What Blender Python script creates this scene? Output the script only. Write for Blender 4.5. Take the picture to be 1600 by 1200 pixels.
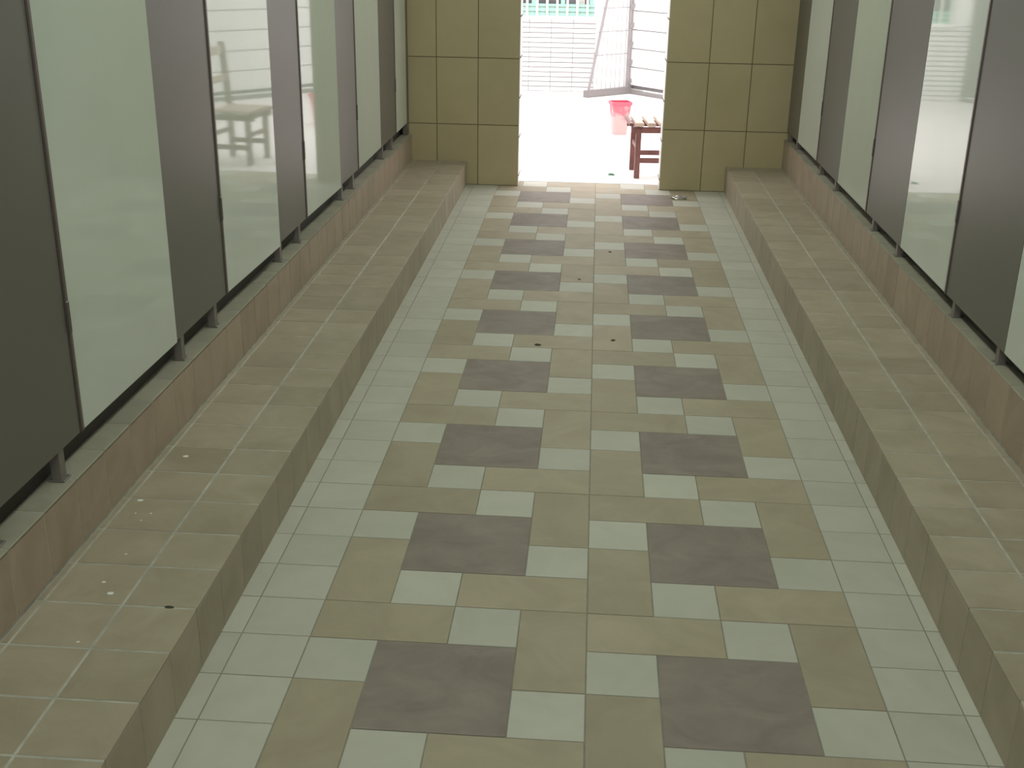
import bpy, bmesh, math, random
from mathutils import Vector, Matrix, noise

random.seed(7)
for o in list(bpy.data.objects):
    bpy.data.objects.remove(o, do_unlink=True)
SC = bpy.context.scene
COL = SC.collection
U = 0.155                      # one small square floor tile with its joint, in metres

# ------------------------------------------------------------------ camera
def camera():
    yaw, pitch, roll = -0.0656, 0.3689, 0.0165
    f = Vector((math.sin(yaw)*math.cos(pitch), math.cos(yaw)*math.cos(pitch), -math.sin(pitch)))
    r = Vector((math.cos(yaw), -math.sin(yaw), 0))
    u = r.cross(f)
    r2 = r*math.cos(roll) + u*math.sin(roll)
    u2 = -r*math.sin(roll) + u*math.cos(roll)
    cd = bpy.data.cameras.new('camera')
    cd.sensor_fit = 'HORIZONTAL'; cd.sensor_width = 36.0
    cd.lens = 1799.9/1600*36.0
    cd.clip_start = 0.05; cd.clip_end = 200
    o = bpy.data.objects.new('camera', cd); COL.objects.link(o)
    M = Matrix((r2, u2, -f)).transposed().to_4x4()
    M.translation = Vector((-0.206, -15.02, 9.478))*U
    o.matrix_world = M
    SC.camera = o
camera()

# ------------------------------------------------------------------ world: white overcast sky
SKY = 2.95
w = bpy.data.worlds.new('overcast_sky'); SC.world = w; w.use_nodes = True
bgn = w.node_tree.nodes['Background']
bgn.inputs[0].default_value = (1.0, 0.965, 0.97, 1); bgn.inputs[1].default_value = SKY

ADDED_LAMP_POWER = 8.6
ADDED_LAMP_COLOR = (0.89, 1.0, 0.84)
SC.view_settings.view_transform = 'Standard'
SC.view_settings.look = 'None'
SC.view_settings.exposure = 0.22
SC.view_settings.gamma = 1.0
SC.view_settings.use_curve_mapping = False

# ------------------------------------------------------------------ materials
MATS = {}
def new_mat(name):
    m = bpy.data.materials.new(name); m.use_nodes = True
    MATS[name] = m
    return m, m.node_tree.nodes, m.node_tree.links, m.node_tree.nodes['Principled BSDF']

def mat_plain(name, col, rough=0.5, metal=0.0, spec=0.5, var=0.0, scale=8.0, bump=0.0, emit=None):
    m, N, L, b = new_mat(name)
    b.inputs['Base Color'].default_value = (*col, 1)
    b.inputs['Roughness'].default_value = rough
    b.inputs['Metallic'].default_value = metal
    b.inputs['Specular IOR Level'].default_value = spec
    if var > 0:
        g = N.new('ShaderNodeNewGeometry'); n = N.new('ShaderNodeTexNoise')
        n.inputs['Scale'].default_value = scale; n.inputs['Detail'].default_value = 5
        L.new(g.outputs['Position'], n.inputs['Vector'])
        mr = N.new('ShaderNodeMapRange')
        mr.inputs['From Min'].default_value = .3; mr.inputs['From Max'].default_value = .7
        mr.inputs['To Min'].default_value = 1-var; mr.inputs['To Max'].default_value = 1+var
        L.new(n.outputs['Fac'], mr.inputs['Value'])
        mx = N.new('ShaderNodeVectorMath'); mx.operation = 'SCALE'
        mx.inputs[0].default_value = col
        L.new(mr.outputs['Result'], mx.inputs['Scale'])
        L.new(mx.outputs['Vector'], b.inputs['Base Color'])
        if bump > 0:
            bp = N.new('ShaderNodeBump'); bp.inputs['Strength'].default_value = bump
            bp.inputs['Distance'].default_value = .002
            L.new(n.outputs['Fac'], bp.inputs['Height']); L.new(bp.outputs['Normal'], b.inputs['Normal'])
    return m

def mat_tile(name, col_a, col_b, rough=0.45, per_tile=0.06, scale=5.0, stretch=(1, 1, 1), spec=0.35):
    """stone-look ceramic: cloudy veins differing from tile to tile, a little shade difference per tile"""
    m, N, L, b = new_mat(name)
    g = N.new('ShaderNodeNewGeometry'); oi = N.new('ShaderNodeObjectInfo')
    off = N.new('ShaderNodeVectorMath'); off.operation = 'SCALE'
    off.inputs[0].default_value = (37.0, 21.0, 13.0)
    L.new(oi.outputs['Random'], off.inputs['Scale'])
    add = N.new('ShaderNodeVectorMath'); add.operation = 'ADD'
    L.new(g.outputs['Position'], add.inputs[0]); L.new(off.outputs['Vector'], add.inputs[1])
    mu = N.new('ShaderNodeVectorMath'); mu.operation = 'MULTIPLY'; mu.inputs[1].default_value = stretch
    L.new(add.outputs['Vector'], mu.inputs[0])
    n = N.new('ShaderNodeTexNoise'); n.inputs['Scale'].default_value = scale
    n.inputs['Detail'].default_value = 6; n.inputs['Roughness'].default_value = .6
    n.inputs['Distortion'].default_value = .8
    L.new(mu.outputs['Vector'], n.inputs['Vector'])
    cr = N.new('ShaderNodeValToRGB')
    cr.color_ramp.elements[0].position = .32; cr.color_ramp.elements[0].color = (*col_a, 1)
    cr.color_ramp.elements[1].position = .70; cr.color_ramp.elements[1].color = (*col_b, 1)
    L.new(n.outputs['Fac'], cr.inputs['Fac'])
    mr = N.new('ShaderNodeMapRange')
    mr.inputs['To Min'].default_value = 1-per_tile; mr.inputs['To Max'].default_value = 1+per_tile
    L.new(oi.outputs['Random'], mr.inputs['Value'])
    sc = N.new('ShaderNodeVectorMath'); sc.operation = 'SCALE'
    L.new(cr.outputs['Color'], sc.inputs[0]); L.new(mr.outputs['Result'], sc.inputs['Scale'])
    L.new(sc.outputs['Vector'], b.inputs['Base Color'])
    b.inputs['Roughness'].default_value = rough
    b.inputs['Specular IOR Level'].default_value = spec
    return m

mat_tile('cream_tile', (.475, .465, .405), (.535, .52, .455), per_tile=.05, rough=.6, spec=.2)
mat_tile('tan_tile', (.36, .305, .225), (.43, .37, .28), per_tile=.06, rough=.6, spec=.2)
mat_tile('dark_tile', (.225, .185, .165), (.30, .255, .225), per_tile=.05, rough=.6, spec=.2, scale=7, stretch=(1, 1.4, 1))
mat_tile('bench_tile', (.355, .30, .22), (.445, .38, .295), per_tile=.07, scale=6, rough=.5)
mat_tile('plinth_tile', (.37, .29, .215), (.46, .365, .285), per_tile=.07, scale=6, rough=.5)
mat_tile('plinth_top', (.34, .31, .25), (.42, .385, .32), per_tile=.07, scale=6, rough=.6)
mat_tile('wall_tile', (.44, .375, .22), (.48, .41, .25), per_tile=.025, scale=3, rough=.4)
mat_plain('floor_grout', (.27, .25, .21), .9, var=.15, scale=30)
mat_plain('bench_grout', (.47, .46, .41), .9, var=.2, scale=25)
mat_plain('wall_grout', (.17, .14, .085), .9, var=.1)
mat_plain('jamb_tile', (.80, .77, .76), .3)
mat_plain('jamb_grout', (.20, .16, .14), .9)
mat_plain('white_panel', (.64, .69, .63), .035, spec=.45, var=.025, scale=3.0)
mat_plain('grey_panel', (.113, .107, .090), .38, spec=1.0, var=.05, scale=2.5)
mat_plain('edge_profile', (.20, .165, .155), .38, metal=.6)
mat_plain('hinge_metal', (.13, .11, .105), .4, metal=.5)
mat_plain('foot_metal', (.26, .235, .215), .4, metal=.5)
mat_plain('gap_shade_wall', (.10, .095, .085), .9)  # dark colour stands in for the shade in the gap under the panels
mat_plain('ceiling_paint', (.72, .73, .68), .8)
mat_plain('outer_render', (.62, .60, .56), .9, var=.06)
mat_plain('concrete', (.80, .765, .745), .85, var=.05, scale=3)
mat_plain('white_brick', (.74, .73, .72), .35)
mat_plain('brick_joint', (.22, .21, .21), .9)
mat_plain('mint_paint', (.36, .68, .53), .45)
mat_plain('white_paint', (.82, .81, .80), .45)
mat_plain('window_glass', (.13, .12, .13), .12)
mat_plain('curtain', (.52, .49, .47), .9)
mat_plain('cladding', (.80, .79, .78), .5)
mat_plain('grey_rail', (.24, .22, .215), .55)
mat_plain('post_metal', (.30, .28, .285), .5)
mat_plain('wire', (.26, .24, .245), .5)
mat_plain('chair_wood', (.20, .082, .074), .5, var=.25, scale=14)
mat_plain('chair_slat', (.56, .44, .37), .55, var=.15, scale=14)
mat_plain('leaf_green', (.02, .16, .09), .6)
mat_plain('foil', (.70, .68, .70), .18, metal=.9)
mat_plain('dirt', (.06, .055, .035), .9)
mat_plain('paint_white', (.86, .86, .82), .6)
mat_plain('added_lamp_body', (.8, .8, .78), .5)

def mat_bin():
    m, N, L, b = new_mat('bin_plastic')
    g = N.new('ShaderNodeTexCoord'); sp = N.new('ShaderNodeSeparateXYZ')
    n = N.new('ShaderNodeTexNoise'); n.inputs['Scale'].default_value = 14; n.inputs['Detail'].default_value = 4
    L.new(g.outputs['Object'], sp.inputs[0]); L.new(g.outputs['Object'], n.inputs['Vector'])
    # scuffed, faded plastic: paler towards the scraped lower half
    a = N.new('ShaderNodeMath'); a.operation = 'MULTIPLY_ADD'
    a.inputs[1].default_value = -4.0; a.inputs[2].default_value = .72
    L.new(sp.outputs['Z'], a.inputs[0])
    s = N.new('ShaderNodeMath'); s.operation = 'MULTIPLY_ADD'; s.inputs[1].default_value = 1.6
    L.new(n.outputs['Fac'], s.inputs[0]); L.new(a.outputs[0], s.inputs[2])
    cr = N.new('ShaderNodeValToRGB')
    cr.color_ramp.elements[0].position = .70; cr.color_ramp.elements[0].color = (.60, .13, .17, 1)
    cr.color_ramp.elements[1].position = 1.35/1.4; cr.color_ramp.elements[1].color = (.66, .34, .33, 1)
    L.new(s.outputs[0], cr.inputs['Fac']); L.new(cr.outputs['Color'], b.inputs['Base Color'])
    b.inputs['Roughness'].default_value = .45
    b.inputs['Subsurface Weight'].default_value = 0
mat_bin()
mat_plain('bin_rim', (.62, .10, .15), .4)

m, N, L, b = new_mat('added_lamp_diffuser')
b.inputs['Base Color'].default_value = (.9, .9, .88, 1)
b.inputs['Emission Color'].default_value = (*ADDED_LAMP_COLOR, 1)
b.inputs['Emission Strength'].default_value = 1.2

# ------------------------------------------------------------------ helpers
def link(name, me, mat=None, parent=None, loc=None):
    o = bpy.data.objects.new(name, me); COL.objects.link(o)
    if mat and me is not None and len(me.materials) == 0: me.materials.append(MATS[mat])
    if parent: o.parent = parent
    if loc is not None: o.location = loc
    return o
def tag(o, label=None, cat=None, group=None, kind=None):
    if label: o['label'] = label
    if cat: o['category'] = cat
    if group: o['group'] = group
    if kind: o['kind'] = kind
    return o
def empty(name, loc=(0, 0, 0), rz=0):
    o = bpy.data.objects.new(name, None); COL.objects.link(o)
    o.location = loc; o.rotation_euler = (0, 0, rz); o.empty_display_size = .1
    return o
def bm_mesh(bm, name, smooth=False):
    me = bpy.data.meshes.new(name); bm.normal_update(); bm.to_mesh(me); bm.free()
    if smooth:
        for p in me.polygons: p.use_smooth = True
    return me
def add_box(bm, x0, x1, y0, y1, z0, z1, M=None):
    vs = [bm.verts.new((x, y, z)) for z in (z0, z1) for y in (y0, y1) for x in (x0, x1)]
    for f in ((0, 2, 3, 1), (4, 5, 7, 6), (0, 1, 5, 4), (2, 6, 7, 3), (0, 4, 6, 2), (1, 3, 7, 5)):
        bm.faces.new([vs[i] for i in f])
    if M is not None:
        for v in vs: v.co = M @ v.co
    return vs
def box_mesh(name, x0, x1, y0, y1, z0, z1, bev=0.0, seg=1):
    bm = bmesh.new(); add_box(bm, x0, x1, y0, y1, z0, z1)
    if bev > 0: bmesh.ops.bevel(bm, geom=bm.edges[:], offset=bev, segments=seg, affect='EDGES')
    return bm_mesh(bm, name)
def add_bar(bm, a, b, w, h=None, up=(0, 0, 1)):
    """square bar from a to b"""
    a = Vector(a); b = Vector(b); h = h or w
    d = (b-a); l = d.length; d.normalize(); up = Vector(up)
    if abs(d.dot(up)) > .98: up = Vector((0, 1, 0))
    s = d.cross(up).normalized(); t = s.cross(d)
    M = Matrix((s, d, t)).transposed().to_4x4(); M.translation = a
    add_box(bm, -w/2, w/2, 0, l, -h/2, h/2, M)
def bar(name, a, b, w, h, mat, parent, bev=0.0, up=(0, 0, 1)):
    bm = bmesh.new(); add_bar(bm, a, b, w, h, up)
    if bev > 0: bmesh.ops.bevel(bm, geom=bm.edges[:], offset=bev, segments=2, affect='EDGES')
    return link(name, bm_mesh(bm, name), mat, parent)

TM = {}
def tile_mesh(w, d, t, ch, axis, mat):
    """chamfered tile, back face on 0, face at +t along axis ('z','+x','-x','-y'); w,d = the two in-plane sizes"""
    key = (round(w, 4), round(d, 4), t, ch, axis, mat)
    if key in TM: return TM[key]
    bm = bmesh.new()
    rings = []
    for z, i in ((0, 0), (t-ch, 0), (t, ch)):
        rings.append([(-w/2+i, -d/2+i, z), (w/2-i, -d/2+i, z), (w/2-i, d/2-i, z), (-w/2+i, d/2-i, z)])
    def mp(c):
        a, b_, n = c
        if axis == 'z': return (a, b_, n)
        if axis == '+x': return (n, a, b_)       # w along y, d along z
        if axis == '-x': return (-n, -a, b_)
        if axis == '-y': return (a, -n, b_)      # w along x, d along z
    R = [[bm.verts.new(mp(c)) for c in r] for r in rings]
    for k in range(2):
        for i in range(4):
            j = (i+1) % 4
            bm.faces.new((R[k][i], R[k][j], R[k+1][j], R[k+1][i]))
    bm.faces.new(R[2])
    bm.faces.new(R[0][::-1])
    bmesh.ops.recalc_face_normals(bm, faces=bm.faces[:])
    me = bm_mesh(bm, mat); me.materials.append(MATS[mat]); TM[key] = me
    return me
def tile(name, me, parent, loc):
    return link(name, me, None, parent, loc)

# ------------------------------------------------------------------ measured layout (in tile units U)
YE = 32.0                       # face of the end wall
Y0 = -48.0                      # the passage goes on behind the camera
XL, XLM, XLI, XLP, XLN = -5.30, -6.33, -7.43, -7.545, -7.675
XR, XRM, XRI, XRP, XRN = 5.20, 6.21, 7.28, 7.42, 7.50
HB_L, HB_R = 0.95, 1.02
HP_L, HP_R = 2.00, 2.17
HN_L, HN_R = 2.485, 2.50
JL, JR = -3.19, 2.58
CEIL = 17.0
DOOR_H = 12.97
WT = 1.15                       # thickness of the end wall
G = -0.5                        # yard level
PANEL_TOP = 14.2

# ------------------------------------------------------------------ floor
TH = 0.006
def build_floor():
    fl = link('floor', box_mesh('floor', -8.6*U, 8.6*U, Y0*U, (YE+WT)*U, -1.2*U, -0.0016), 'floor_grout')
    tag(fl, 'passage floor of cream, tan and dark square tiles in a pinwheel pattern', kind='structure')
    gap = 0.0026
    def put(name, mat, x0, x1, y0, y1):
        y1 = min(y1, YE+WT)
        if y1-y0 < .05: return
        me = tile_mesh((x1-x0)*U-gap, (y1-y0)*U-gap, TH, .0007, 'z', mat)
        dz = random.uniform(-.0003, .0003)
        tile(name, me, fl, ((x0+x1)/2*U, (y0+y1)/2*U, -TH+dz))
    for k in range(-2, 9):
        top = 4*k+4                            # far edge of this module
        for xo in (-4, 0):
            def T(c0, c1, r0, r1, kind):
                put({'c': 'cream_floor_tile', 't': 'tan_floor_tile', 'd': 'dark_floor_tile'}[kind],
                    {'c': 'cream_tile', 't': 'tan_tile', 'd': 'dark_tile'}[kind], xo+c0, xo+c1, top-r1, top-r0)
            if k == 8:                          # only the nearest row of the last module lies before the sill
                T(0, 1, 3, 4, 't'); T(1, 2, 3, 4, 'c'); T(2, 4, 3, 4, 't'); continue
            T(0, 2, 0, 1, 't'); T(2, 3, 0, 1, 'c'); T(3, 4, 0, 2, 't')
            T(0, 1, 1, 2, 'c'); T(1, 3, 1, 3, 'd')
            T(0, 1, 2, 4, 't'); T(3, 4, 2, 3, 'c')
            T(1, 2, 3, 4, 'c'); T(2, 4, 3, 4, 't')
    bm = bmesh.new()
    for r in range(-8, 32):
        for s, xe in ((-1, XL), (1, XR)):
            a, b_ = (-5, -4) if s < 0 else (4, 5)
            put('cream_border_tile', 'cream_tile', a, b_, r, r+1)
            x0, x1 = (xe-.02, -5) if s < 0 else (5, xe+.02)
            if r < 14: put('narrow_border_tile', 'cream_tile', x0, x1, r, r+1)
            else: add_box(bm, x0*U+gap/2, x1*U-gap/2, r*U+gap/2, (r+1)*U-gap/2, -TH, 0)
    o = link('narrow_border_tiles', bm_mesh(bm, 'strip'), 'cream_tile', fl); tag(o, kind='stuff')
build_floor()

# ------------------------------------------------------------------ tiled ledges along both sides, and the plinths behind them
PITCH = 1.0345
TT = 0.007
def ledge(side):
    if side == 'L':
        s, xe, xm, xi, xp, xn, hb, hp, ph = -1, XL, XLM, XLI, XLP, XLN, HB_L, HP_L, -5.0
        lab = 'long low ledge of brown tiles with small white paint spots on top'
    else:
        s, xe, xm, xi, xp, xn, hb, hp, ph = 1, XR, XRM, XRI, XRP, XRN, HB_R, HP_R, 1.09
        lab = 'long low ledge of clean brown tiles without paint spots'
    k0 = math.floor((-8.5-ph)/PITCH)
    ys = []
    k = k0
    while True:
        a, b_ = ph+k*PITCH, ph+(k+1)*PITCH
        if a > YE-.05: break
        ys.append((a, min(b_, YE))); k += 1
    ya = ys[0][0]
    X = lambda v: v*U
    root = empty('tiled_ledge', (X(xe), X(ya), 0)); tag(root, lab, 'ledge')
    rl = Vector((X(xe), X(ya), 0))
    def put(name, me, loc, parent=None, base=None):
        tile(name, me, parent or root, Vector(loc)-(rl if base is None else base))
    # body
    bm = bmesh.new()
    x_in = X(xe)+s*.0016
    add_box(bm, *sorted((x_in-rl.x, X(xp)-rl.x)), 0, X(YE)-rl.y, -.004, X(hb)-.0016)
    link('grout_bed', bm_mesh(bm, 'grout_bed'), 'bench_grout', root)
    gap = .0062
    ax_f = '+x' if s < 0 else '-x'
    for a, b_ in ys:
        ly = (b_-a)*U-gap; cy = (a+b_)/2*U
        if ly < .005: continue
        # outer and inner row on top
        for (p, q_) in ((xe, xm), (xm, xi)):
            wx = abs(q_-p)*U-gap*(.5 if p == xe else 1)
            cx = (p+q_)/2*U + (-s*gap*.25*-1*-1 if p == xe else 0)
            dz = random.uniform(-.0006, .0006)
            put('ledge_top_tile', tile_mesh(wx, ly, TT, .0012, 'z', 'bench_tile'), (cx, cy, X(hb)-TT+dz))
        put('ledge_cut_tile', tile_mesh(abs(xp-xi)*U-gap*.7, ly, TT, .001, 'z', 'bench_tile'), ((xp+xi)/2*U, cy, X(hb)-TT))
        # riser
        put('ledge_riser_tile', tile_mesh(ly+gap*.4, X(hb)-.001-TT, TT, .0012, ax_f, 'bench_tile'),
            (X(xe)+s*TT, cy, (X(hb)-TT)/2))
    # plinth carrying the panels
    nm = 'baseboard_left' if s < 0 else 'baseboard_right'
    pb = bmesh.new()
    add_box(pb, *sorted((X(xp)+s*.0016, X(xn)+s*.32*U)), X(Y0), X(YE), X(hb)-.004, X(hp)-.0016)
    pl = link(nm, bm_mesh(pb, nm), 'bench_grout'); tag(pl, 'tiled plinth under the row of tall panels', kind='structure')
    z0 = Vector((0, 0, 0))
    off = .55*PITCH
    for a, b_ in ys:
        a2, b2 = a-PITCH+off, b_-PITCH+off
        if b2-a2 < .3: b2 = YE
        b2 = min(b2, YE)
        if a is ys[-1][0]: b2 = YE
        ly = (b2-a2)*U-gap*.8; cy = (a2+b2)/2*U
        if ly < .01: continue
        hz = (hp-hb)*U-gap
        put('plinth_face_tile', tile_mesh(ly, hz, TT, .0012, ax_f, 'plinth_tile'), (X(xp)+s*TT, cy, (X(hb)+X(hp))/2+gap*.1), pl, z0)
        wx = (abs(xn-xp)+.30)*U
        put('plinth_top_tile', tile_mesh(wx, ly, TT, .0012, 'z', 'plinth_top'), (X(xp)+s*wx/2, cy, X(hp)-TT), pl, z0)
    return root, rl
led_l, base_l = ledge('L')
led_r, base_r = ledge('R')

# ------------------------------------------------------------------ walls behind the panels, ceiling
def shell():
    for nm, s, xn in (('wall_left', -1, XLN), ('wall_right', 1, XRN)):
        a, b_ = sorted(((xn+s*.32)*U, (xn+s*1.9)*U))
        bm = bmesh.new()
        add_box(bm, a, b_, Y0*U, (YE+WT)*U, G*U, CEIL*U)
        # bulkhead above the panels
        a2, b2 = sorted(((xn+s*.02)*U, (xn+s*.32)*U))
        t = link('trim_2' if s < 0 else 'trim_3', box_mesh('bulkhead', a2, b2, Y0*U, YE*U, PANEL_TOP*U, CEIL*U), 'ceiling_paint')
        tag(t, 'plain bulkhead above the row of tall panels', kind='structure')
        o = link(nm, bm_mesh(bm, nm), 'gap_shade_wall'); tag(o, 'back wall coloured dark as the shade under the row of tall panels', kind='structure')
    o = link('ceiling', box_mesh('ceiling', -10*U, 10*U, Y0*U, (YE+WT)*U, CEIL*U, (CEIL+1)*U), 'ceiling_paint')
    tag(o, 'flat ceiling over the passage', kind='structure')
shell()

def end_wall():
    bm = bmesh.new()
    f = YE*U+.0016; bk = (YE+WT)*U
    add_box(bm, -9.6*U, JL*U-.0016, f, bk, G*U, CEIL*U)
    add_box(bm, JR*U+.0016, 9.46*U, f, bk, G*U, CEIL*U)
    add_box(bm, JL*U-.0016, JR*U+.0016, f, bk, DOOR_H*U, CEIL*U)
    wl = link('wall_end', bm_mesh(bm, 'wall_end'), 'wall_grout')
    tag(wl, 'end wall of large olive beige tiles with an open doorway', kind='structure')
    gap = .0052
    zs = [0, 2.44, 5.05, 7.66, 10.27, 12.88, 15.49, 17.0]
    xl = [-7.72, -6.52, -4.85, JL]; xr = [JR, 4.24, 5.90, 7.58]
    def put(a, b_, c, d):
        me = tile_mesh((b_-a)*U-gap, (d-c)*U-gap, .008, .001, '-y', 'wall_tile')
        tile('wall_tile', me, wl, ((a+b_)/2*U, YE*U+.008, (c+d)/2*U))
    for k in range(7):
        for xs in (xl, xr):
            for i in range(3): put(xs[i], xs[i+1], zs[k], zs[k+1])
    for k in (6,):
        n = 3; wd = (JR-JL)/n
        for i in range(n): put(JL+i*wd, JL+(i+1)*wd, DOOR_H, zs[k+1])
    # pale tiles lining the doorway, with dark joints
    jp = 1.56
    for s, x, ax in ((-1, JL, '+x'), (1, JR, '-x')):
        z = 0.42
        edges = [0] + [z+jp*i for i in range(9) if z+jp*i < DOOR_H] + [DOOR_H]
        for a, b_ in zip(edges[:-1], edges[1:]):
            me = tile_mesh(WT*U-.002, (b_-a)*U-.006, .005, .0008, ax, 'jamb_tile')
            tile('doorway_lining_tile', me, wl, (x*U+s*.0035, (YE+WT/2)*U, (a+b_)/2*U))
            if a > 0:
                xa = sorted((x*U+s*.003, x*U-s*.0035))
                link('joint_strip', box_mesh('joint_strip', *xa, YE*U+.004, (YE+WT)*U-.004, a*U-.004, a*U+.004), 'jamb_grout', wl)
end_wall()

# ------------------------------------------------------------------ tall panels standing on small metal feet
def foot_mesh():
    bm = bmesh.new(); h = .42*U+.012
    add_box(bm, -.012, .012, -.013, .013, 0, h)
    add_box(bm, -.020, .020, -.019, .019, 0, .004)
    bmesh.ops.bevel(bm, geom=[e for e in bm.edges], offset=.0012, segments=1, affect='EDGES')
    return bm_mesh(bm, 'foot')
FOOT = None
def panel(side, kind, y0, y1, label, feet=(), ajar=0.0):
    global FOOT
    s, xn, hn, hp = (-1, XLN, HN_L, HP_L) if side == 'L' else (1, XRN, HN_R, HP_R)
    th = .022
    x = xn*U
    root = empty('white_panel' if kind == 'w' else 'grey_panel', (x+s*th/2, (y0+y1)/2*U, hn*U))
    tag(root, label, 'panel', ('white glossy panels of the two side rows' if kind == 'w' else 'grey panels of the two side rows'))
    hl = (y1-y0)/2*U
    if ajar:                       # leaf not quite shut: it turns about its hinge edge
        a = math.radians(ajar)
        root.rotation_euler = (0, 0, s*a)
        root.location = (x+s*th/2-s*math.sin(a)*hl, y0*U+math.cos(a)*hl, hn*U)
    H = (PANEL_TOP-hn)*U
    if kind == 'w':
        # leaf with an aluminium edge strip on its hinge side
        link('leaf', box_mesh('leaf', -th/2, th/2, -hl+.016, hl-.0015, 0, H, .0012), 'white_panel', root)
        es = link('edge_strip', box_mesh('edge_strip', -th/2-.004, th/2+.004, -hl+.001, -hl+.015, 0, H, .002, 2), 'edge_profile', root)
        for hz in (1.55, 9.6):
            link('hinge', box_mesh('hinge', -th/2-.006, th/2+.006, -hl-.0005, -hl+.0135, hz*U, hz*U+.075, .002), 'hinge_metal', es)
    else:
        link('leaf', box_mesh('leaf', -th/2, th/2, -hl+.001, hl-.001, 0, H, .0012), 'grey_panel', root)
    for fy in feet:
        if FOOT is None:
            FOOT = foot_mesh(); FOOT.materials.append(MATS['foot_metal'])
        o = link('foot', FOOT, None, root, (s*.006, fy*U-(y0+y1)/2*U, hp*U-hn*U))
        o.scale = (1, 1, ((hn-hp)*U+.004)/(.42*U+.012))
    return root
ORD = ['first', 'second', 'third', 'fourth', 'fifth', 'sixth']
LB = 'in the row above the paint-spotted ledge'
RB = 'in the row above the clean ledge'
def row(side, seq, where):
    nw = ng = 0
    for kind, y0, y1, feet, *aj in seq:
        if kind == 'w': lab = f'{ORD[nw]} glossy white panel from the tiled end wall {where}'; nw += 1
        else: lab = f'{ORD[ng]} matt grey panel from the tiled end wall {where}'; ng += 1
        panel(side, kind, y0, y1, lab, feet, aj[0] if aj else 0.0)
row('L', [('w', 28.85, 31.6, ()), ('g', 25.75, 28.85, (26.2, 28.2)), ('w', 21.55, 25.75, ()), ('g', 18.65, 21.55, (19.2, 20.9)),
          ('w', 14.55, 18.65, (), .95), ('g', 11.6, 14.55, (12.0, 13.9)), ('w', 7.53, 11.6, (), 1.2), ('g', 4.47, 7.53, (4.9, 6.88)),
          ('w', .32, 4.47, (), .5), ('g', -2.75, .32, (-2.3, -.3)), ('w', -6.9, -2.75, ()), ('g', -9.9, -6.9, (-9.4, -7.4))], LB)
row('R', [('g', 29.4, 32.0, (29.75, 31.6)), ('w', 25.2, 29.4, ()), ('g', 21.55, 25.2, (22.0, 24.7)), ('w', 17.35, 21.55, ()),
          ('g', 13.45, 17.35, (13.85, 16.6)), ('w', 9.35, 13.45, ()), ('g', 5.55, 9.35, (5.95, 8.85)), ('w', 1.4, 5.55, ()),
          ('g', -2.4, 1.4, (-2.0, .9))], RB)
o = link('corner_post', box_mesh('corner_post', XLN*U-.03, XLN*U+.002, 31.6*U, 32.0*U, HP_L*U, PANEL_TOP*U, .002), 'edge_profile')
tag(o, 'narrow dark metal post in the corner beside the tiled end wall', 'post')

# ------------------------------------------------------------------ unseen ceiling lamps, guessed and added for overhead light in the passage
def lamp(i, y):
    root = empty('added_ceiling_lamp', (0, y*U, CEIL*U))
    tag(root, 'added unseen long diffuser lamp under the passage ceiling', 'lamp', 'added ceiling lamps along the passage')
    link('housing', box_mesh('housing', -.16, .16, -.62, .62, -.07, 0, .004), 'added_lamp_body', root)
    link('diffuser', box_mesh('diffuser', -.145, .145, -.60, .60, -.085, -.07, .004), 'added_lamp_diffuser', root)
    ld = bpy.data.lights.new('added_lamp_light', 'AREA'); ld.shape = 'RECTANGLE'; ld.size = .28; ld.size_y = 1.18
    ld.energy = ADDED_LAMP_POWER; ld.color = ADDED_LAMP_COLOR
    lo = bpy.data.objects.new('added_lamp_light', ld); COL.objects.link(lo); lo.parent = root; lo.location = (0, 0, -.09)
for i, y in enumerate((-25, -13, -1, 11, 23)): lamp(i, y)

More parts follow.
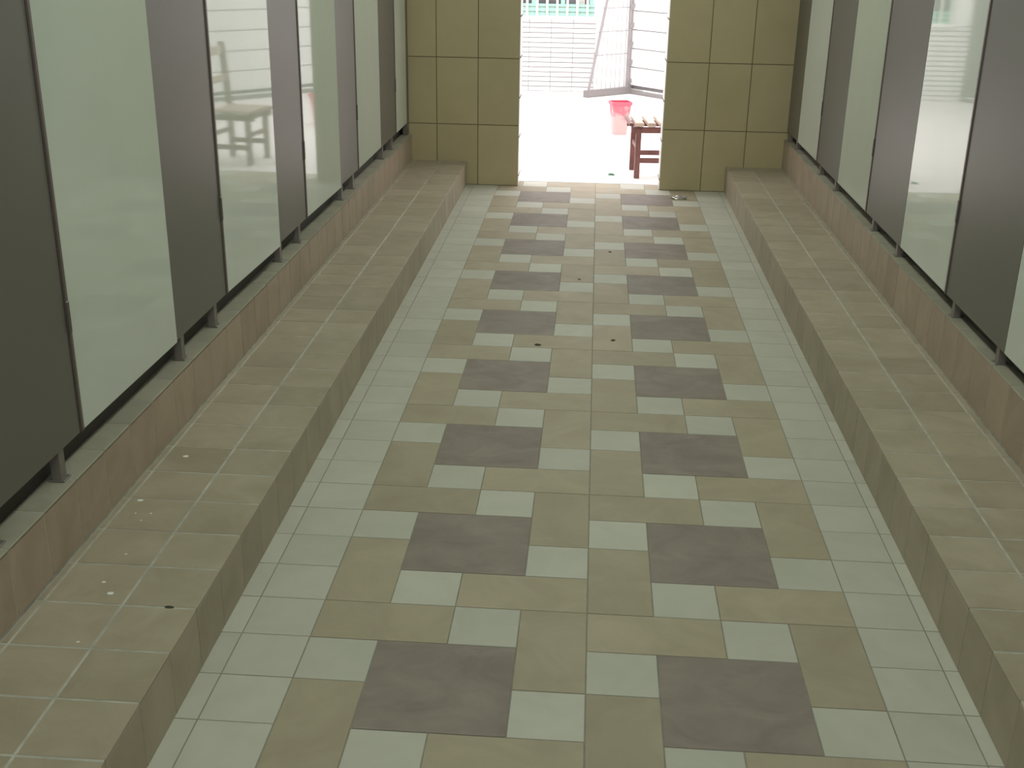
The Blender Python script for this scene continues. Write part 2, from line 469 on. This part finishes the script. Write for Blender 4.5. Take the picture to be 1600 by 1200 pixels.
# ------------------------------------------------------------------ the yard outside
def yard():
    g = link('ground', box_mesh('ground', -70*U, 70*U, (YE+WT)*U, 110*U, (G-1)*U, G*U), 'concrete')
    tag(g, 'pale concrete yard beyond the doorway', kind='structure')
    g2 = link('sill', box_mesh('sill', JL*U, JR*U, (YE+WT)*U-.004, (YE+WT)*U+.02, G*U, -.001), 'jamb_tile')
    tag(g2, 'low pale sill of the doorway', kind='structure'); g2.name = 'trim_1'
    # ---- white brick building with barred window
    YW = 68.1; gz = G*U; y = YW*U
    x0, x1 = -10.1, 3.2
    zs = 4.42
    bm = bmesh.new()
    add_box(bm, x0*U, x1*U, y+.004, y+.25, gz, zs*U)
    add_box(bm, -.42*U, x1*U, y+.004, y+.25, zs*U, 22*U)
    add_box(bm, x0*U, -8.7*U, y+.004, y+.25, zs*U, 22*U)
    add_box(bm, -8.7*U, -.42*U, y+.004, y+.25, 11.5*U, 22*U)
    wb = link('wall_yard', bm_mesh(bm, 'wall_yard'), 'white_paint'); tag(wb, 'white brick faced wall across the yard', kind='structure')
    jb = link('mortar_bed', box_mesh('mortar_bed', x0*U, -.30*U, y, y+.004, gz, zs*U), 'brick_joint', wb)
    n = 15; ch = (zs-G)/n; bw = 1.52
    for r in range(n):
        xx = -.30
        while xx > x0+.1:
            xa = max(xx-bw, x0)
            me = tile_mesh((xx-xa)*U-.005, ch*U-.0085, .010, .002, '-y', 'white_brick')
            tile('brick', me, wb, ((xx+xa)/2*U, y+.004, (G+(r+.5)*ch)*U))
            xx -= bw
    # window
    wn = link('window_1', box_mesh('window_1', -8.7*U, -.42*U, y+.01, y+.09, zs*U+.02, 5.34*U, .004), 'mint_paint')
    tag(wn, 'mint green framed window behind white bars', kind='structure')
    sl = link('sill', box_mesh('sill', -8.9*U, -.25*U, y-.035, y+.05, zs*U-.012, zs*U+.022, .003), 'white_paint', wn)
    for zz in (4.82, 5.14):
        link('frame_groove', box_mesh('frame_groove', -8.7*U, -.42*U, y+.004, y+.011, zz*U-.004, zz*U+.004), 'brick_joint', wn)
    for xx in (-8.55, -6.6, -4.6, -2.6, -.62):
        link('frame_post', box_mesh('frame_post', (xx-.15)*U, (xx+.15)*U, y+.02, y+.09, 5.3*U, 11.5*U, .003), 'mint_paint', wn)
    link('frame_head', box_mesh('frame_head', -8.7*U, -.42*U, y+.02, y+.09, 11.1*U, 11.5*U, .003), 'mint_paint', wn)
    for a, b_ in ((-8.4, -6.75), (-6.45, -4.75), (-4.45, -2.75), (-2.45, -.77)):
        link('pane', box_mesh('pane', a*U, b_*U, y+.05, y+.058, 5.3*U, 11.1*U), 'window_glass', wn)
    link('curtain', box_mesh('curtain', -1.72*U, -1.10*U, y+.040, y+.048, 5.34*U, 11*U), 'curtain', wn)
    k = 0; xx = -.42-.48
    while xx > -8.7:
        bar('window_bar', (xx*U, y-.02, zs*U+.02), (xx*U, y-.02, 11.4*U), .024, .016, 'white_paint', wn); xx -= .69
    # ---- clad hoarding running from the corner post towards the passage on one side
    def hoarding(ax, ay, dx, dy, nseg, lab, brackets):
        A = Vector((ax*U, ay*U, gz)); D = Vector((dx, dy, 0)).normalized()
        ang = math.atan2(D.y, D.x)
        root = empty('clad_fence', A, ang); tag(root, lab, 'fence')
        Ls = nseg*1.0
        link('bottom_rail', box_mesh('bottom_rail', 0, Ls, -.03, .05, 0, .036, .004), 'grey_rail', root)
        hp = 1.24*U
        for i in range(10):
            for j in range(int(nseg/2)):
                me = TM.setdefault(('clad', hp), None)
                if me is None:
                    me = box_mesh('cladding_board', .002, 1.998, 0, .03, .004, hp-.004, .003); me.materials.append(MATS['cladding'])
                    TM[('clad', hp)] = me
                link('cladding_board', me, None, root, (j*2.0, 0, .085+i*hp))
        link('backing', box_mesh('backing', 0, Ls, .028, .034, .05, .085+10*hp), 'brick_joint', root)
        link('corner_post', box_mesh('corner_post', -.028, .006, -.034, .02, 0, 2.2, .003), 'post_metal', root)
        if brackets:
            for i in range(10):
                bm = bmesh.new()
                add_box(bm, .012, .040, -.050, -.012, 0, .055)
                for v in bm.verts:
                    if v.co.z < .01 and v.co.x > .02: v.co.x = .016
                link('bracket', bm_mesh(bm, 'bracket'), 'post_metal', root, (0, 0, .10+i*hp))
        return root
    hoarding(2.23, 68.0, 2.05, -2.4, 6, 'white clad fence with dark bottom rail behind the slatted wooden chair', True)
    hoarding(-10.15, 67.9, -2.2, -2.2, 4, 'white clad fence beside the far end of the barred window', False)
    # ---- wire mesh gate leaf with a sloping outer bar
    C = Vector((2.12*U, 67.9*U, gz)); E = Vector((-.72*U, 65.1*U, gz))
    root = empty('mesh_gate', C); tag(root, 'grey wire mesh gate leaf with a sloping outer bar and thick bottom rail', 'gate')
    d = E-C; Lg = d.length; dn = d.normalized()
    P = lambda a, z: dn*a + Vector((0, 0, z))
    bar('bottom_rail', P(-.02, .035), P(Lg+.02, .035), .07, .07, 'grey_rail', root, .004)
    bar('hinge_post', P(.012, 0), P(.012, 2.1), .020, .020, 'post_metal', root, .003)
    # outer bar leans in towards the post
    top_a = lambda z: Lg*(1-z/(2.0))*1.0
    zt = 1.9
    bar('sloping_bar', P(Lg-.02, .05), P(Lg-.02-.245*zt/1.0*.98, zt), .022, .022, 'post_metal', root)
    out = lambda z: Lg-.02-.245*.98*(z-.05)
    for i in range(8):
        z = .42+i*.235
        bar('cross_wire', P(.02, z), P(out(z)+.05, z), .007, .007, 'wire', root)
    for i in range(1, 10):
        a = i*.068*1.0
        zz = min(1.95, .05+(Lg-.02-a)/(.245*.98)) if a < Lg else .1
        if zz < .25: continue
        bar('upright_wire', P(a, .06), P(a, zz), .005, .005, 'wire', root)
yard()

# ------------------------------------------------------------------ small wooden chair with a slatted seat
def chair():
    ox, oy, gz = 1.83*U, 37.0*U, G*U
    root = empty('wooden_chair', (ox, oy, gz), math.radians(4.5))
    tag(root, 'reddish brown wooden chair with a pale slatted seat just outside the doorway', 'chair')
    lw = .036
    W = 2.05*U          # between near and far legs (away from the doorway)
    D = 1.75*U          # from front legs to back legs
    sh = 2.50*U
    for x, y, h, nm in ((0, 0, sh-.045, 'front_leg'), (0, W, sh-.045, 'front_leg')):
        link('leg', box_mesh('leg', x-lw/2, x+lw/2, y-lw/2, y+lw/2, 0, h, .003, 2), 'chair_wood', root)
    for y in (0, W):
        bm = bmesh.new()
        add_box(bm, D-lw/2, D+lw/2, y-lw/2, y+lw/2, 0, sh)
        vs = add_box(bm, D-lw/2, D+lw/2, y-lw/2, y+lw/2, sh, 5.3*U)
        for v in vs:
            if v.co.z > sh+.01: v.co.x += .035
        bmesh.ops.remove_doubles(bm, verts=bm.verts[:], dist=.0005)
        link('leg', bm_mesh(bm, 'leg'), 'chair_wood', root)
    # side rails under the seat and stretchers
    for y in (0, W):
        bar('seat_rail', (-.05, y, sh-.055), (D+.02, y, sh-.055), .026, .040, 'chair_wood', root, .002)
        bar('stretcher', (0, y, .80*U), (D, y, .80*U), .020, .034, 'chair_wood', root, .002)
    bar('seat_rail', (0, 0, sh-.055), (0, W, sh-.055), .022, .036, 'chair_wood', root, .002)
    bar('stretcher', (0, 0, 1.35*U), (0, W, 1.35*U), .018, .030, 'chair_wood', root, .002)
    bar('stretcher', (D, 0, 1.35*U), (D, W, 1.35*U), .018, .030, 'chair_wood', root, .002)
    # seat slats run between the side rails
    bar('seat_slat', (-.052, -.01, sh-.020), (-.052, W+.05, sh-.020), .030, .020, 'chair_wood', root, .003)
    for i in range(4):
        x = .004+i*.082
        bar('seat_slat', (x, -.035, sh-.016), (x, W+.035, sh-.016), .056, .024, 'chair_slat', root, .003)
    # back rest
    bm = bmesh.new()
    for z0, z1 in ((4.75*U, 5.15*U),):
        bar('back_slat', (D+.03, -.01, (z0+z1)/2), (D+.03, W+.01, (z0+z1)/2), .018, z1-z0, 'chair_slat', root, .003)
    bar('back_slat', (D+.012, 0, 3.7*U), (D+.012, W, 3.7*U), .016, .05, 'chair_slat', root, .003)
    bm.free()
chair()

# ------------------------------------------------------------------ red waste bin
def waste_bin():
    root = empty('waste_bin', (1.24*U, 49.6*U, G*U), math.radians(13))
    tag(root, 'scuffed red plastic waste bin with a wide rim standing on the yard', 'bin')
    H = .27
    def rr(w, d, r, n=5):
        pts = []
        for cx, cy, a0 in ((w/2-r, d/2-r, 0), (-w/2+r, d/2-r, 90), (-w/2+r, -d/2+r, 180), (w/2-r, -d/2+r, 270)):
            for i in range(n+1):
                a = math.radians(a0+90*i/n); pts.append((cx+r*math.cos(a), cy+r*math.sin(a)))
        return pts
    def loft(secs, name, mat, parent, cap0=False):
        bm = bmesh.new(); R = [[bm.verts.new((x, y, z)) for x, y in pts] for pts, z in secs]
        for a, b_ in zip(R[:-1], R[1:]):
            n = len(a)
            for i in range(n): bm.faces.new((a[i], a[(i+1) % n], b_[(i+1) % n], b_[i]))
        if cap0: bm.faces.new(R[0][::-1])
        bmesh.ops.recalc_face_normals(bm, faces=bm.faces[:])
        me = bm_mesh(bm, name)
        o = link(name, me, mat, parent)
        return o
    w0, d0, w1, d1 = .112, .115, .165, .16
    t = .004
    secs = [(rr(w0, d0, .02), 0)]
    for i in range(1, 7):
        f = i/6; secs.append((rr(w0+(w1-w0)*f, d0+(d1-d0)*f, .02), H*f))
    inner = [(rr(w0+(w1-w0)*f-2*t, d0+(d1-d0)*f-2*t, .017), max(H*f, .006)) for f in (1, .5, 0)]
    bm_o = loft(secs+inner, 'body', 'bin_plastic', root, True)
    bm = bmesh.new()
    v = [bm.verts.new((x, y, .006)) for x, y in rr(w0-2*t, d0-2*t, .017)]; bm.faces.new(v)
    link('base_plate', bm_mesh(bm, 'base_plate'), 'bin_plastic', root)
    a, b_ = rr(w1+.012, d1+.012, .024), rr(w1-.010, d1-.010, .018)
    loft([(rr(w1, d1, .02), H-.020), (a, H-.020), (a, H+.004), (b_, H+.004), (b_, H-.012)], 'rim', 'bin_rim', root)
waste_bin()

# ------------------------------------------------------------------ bits and pieces
def blob(name, loc, sx, sy, sz, mat, seed, parent=None, sub=2, rz=0.0, rough=.35):
    bm = bmesh.new(); bmesh.ops.create_icosphere(bm, subdivisions=sub, radius=1)
    for v in bm.verts:
        n = noise.noise(v.co*1.7+Vector((seed*3.1, seed, 0)))
        v.co *= 1+rough*n
        v.co = Vector((v.co.x*sx, v.co.y*sy, (v.co.z*.5+.5)*sz))
    o = link(name, bm_mesh(bm, name), mat, parent, loc); o.rotation_euler = (0, 0, rz)
    return o
# white paint spots on one ledge (flat spots, part of the ledge)
def spot(px, py, r, i):
    o = blob('paint_spot', Vector((px*U, py*U, HB_L*U-.0004))-base_l, r, r*.75, .0014, 'paint_white', i, led_l)
SPOT_LIST = [(-7.07, 2.86, .0085), (-7.23, 1.14, .0085), (-6.60, -1.63, .007), (-6.81, -1.35, .0045), (-6.90, .72, .004),
             (-7.14, .70, .003), (-6.97, .48, .003), (-6.80, -.56, .004), (-6.55, -2.81, .0035)]
CHIP = (-5.68, -1.89)
CRUMB_LABELS = ['largest dark crumb of dirt on the patterned floor, at the edge of a cream tile',
                'longish dark crumb of dirt on a tan floor tile beside the middle joint',
                'tiny dark crumb of dirt on a tan floor tile nearer the doorway',
                'tiny dark crumb of dirt on the patterned floor, the one closest to the doorway']
CRUMBS = [(-1.37, 12.21, .013, .011), (.52, 12.78, .009, .007), (-.43, 18.29, .006, .008), (.51, 21.67, .006, .008)]
FOIL = (3.32, 30.35)
LEAF = (.71, 37.63)
for i, (x, y, r) in enumerate(SPOT_LIST): spot(x, y, r, i)
o = blob('grout_chip', Vector((CHIP[0]*U, CHIP[1]*U, HB_L*U-.0006))-base_l, .010, .0045, .0014, 'dirt', 3, led_l)
for i, (x, y, a, b_) in enumerate(CRUMBS):
    o = blob('dirt_crumb', (x*U, y*U, 0), a, b_, .004, 'dirt', 11+i, None, 2, .4*i)
    tag(o, CRUMB_LABELS[i], 'dirt', 'dirt crumbs on the passage floor')
o = blob('foil_scrap', (FOIL[0]*U, FOIL[1]*U, -.0006), .045, .016, .018, 'foil', 21, None, 3, .1, .9)
tag(o, 'small crumpled shiny scrap on the floor beside the tiled end wall', 'litter')
o = blob('green_scrap', (LEAF[0]*U, LEAF[1]*U, G*U-.0006), .020, .028, .010, 'leaf_green', 31, None, 2, .5, .7)
tag(o, 'small green scrap lying on the pale yard near the doorway', 'litter')
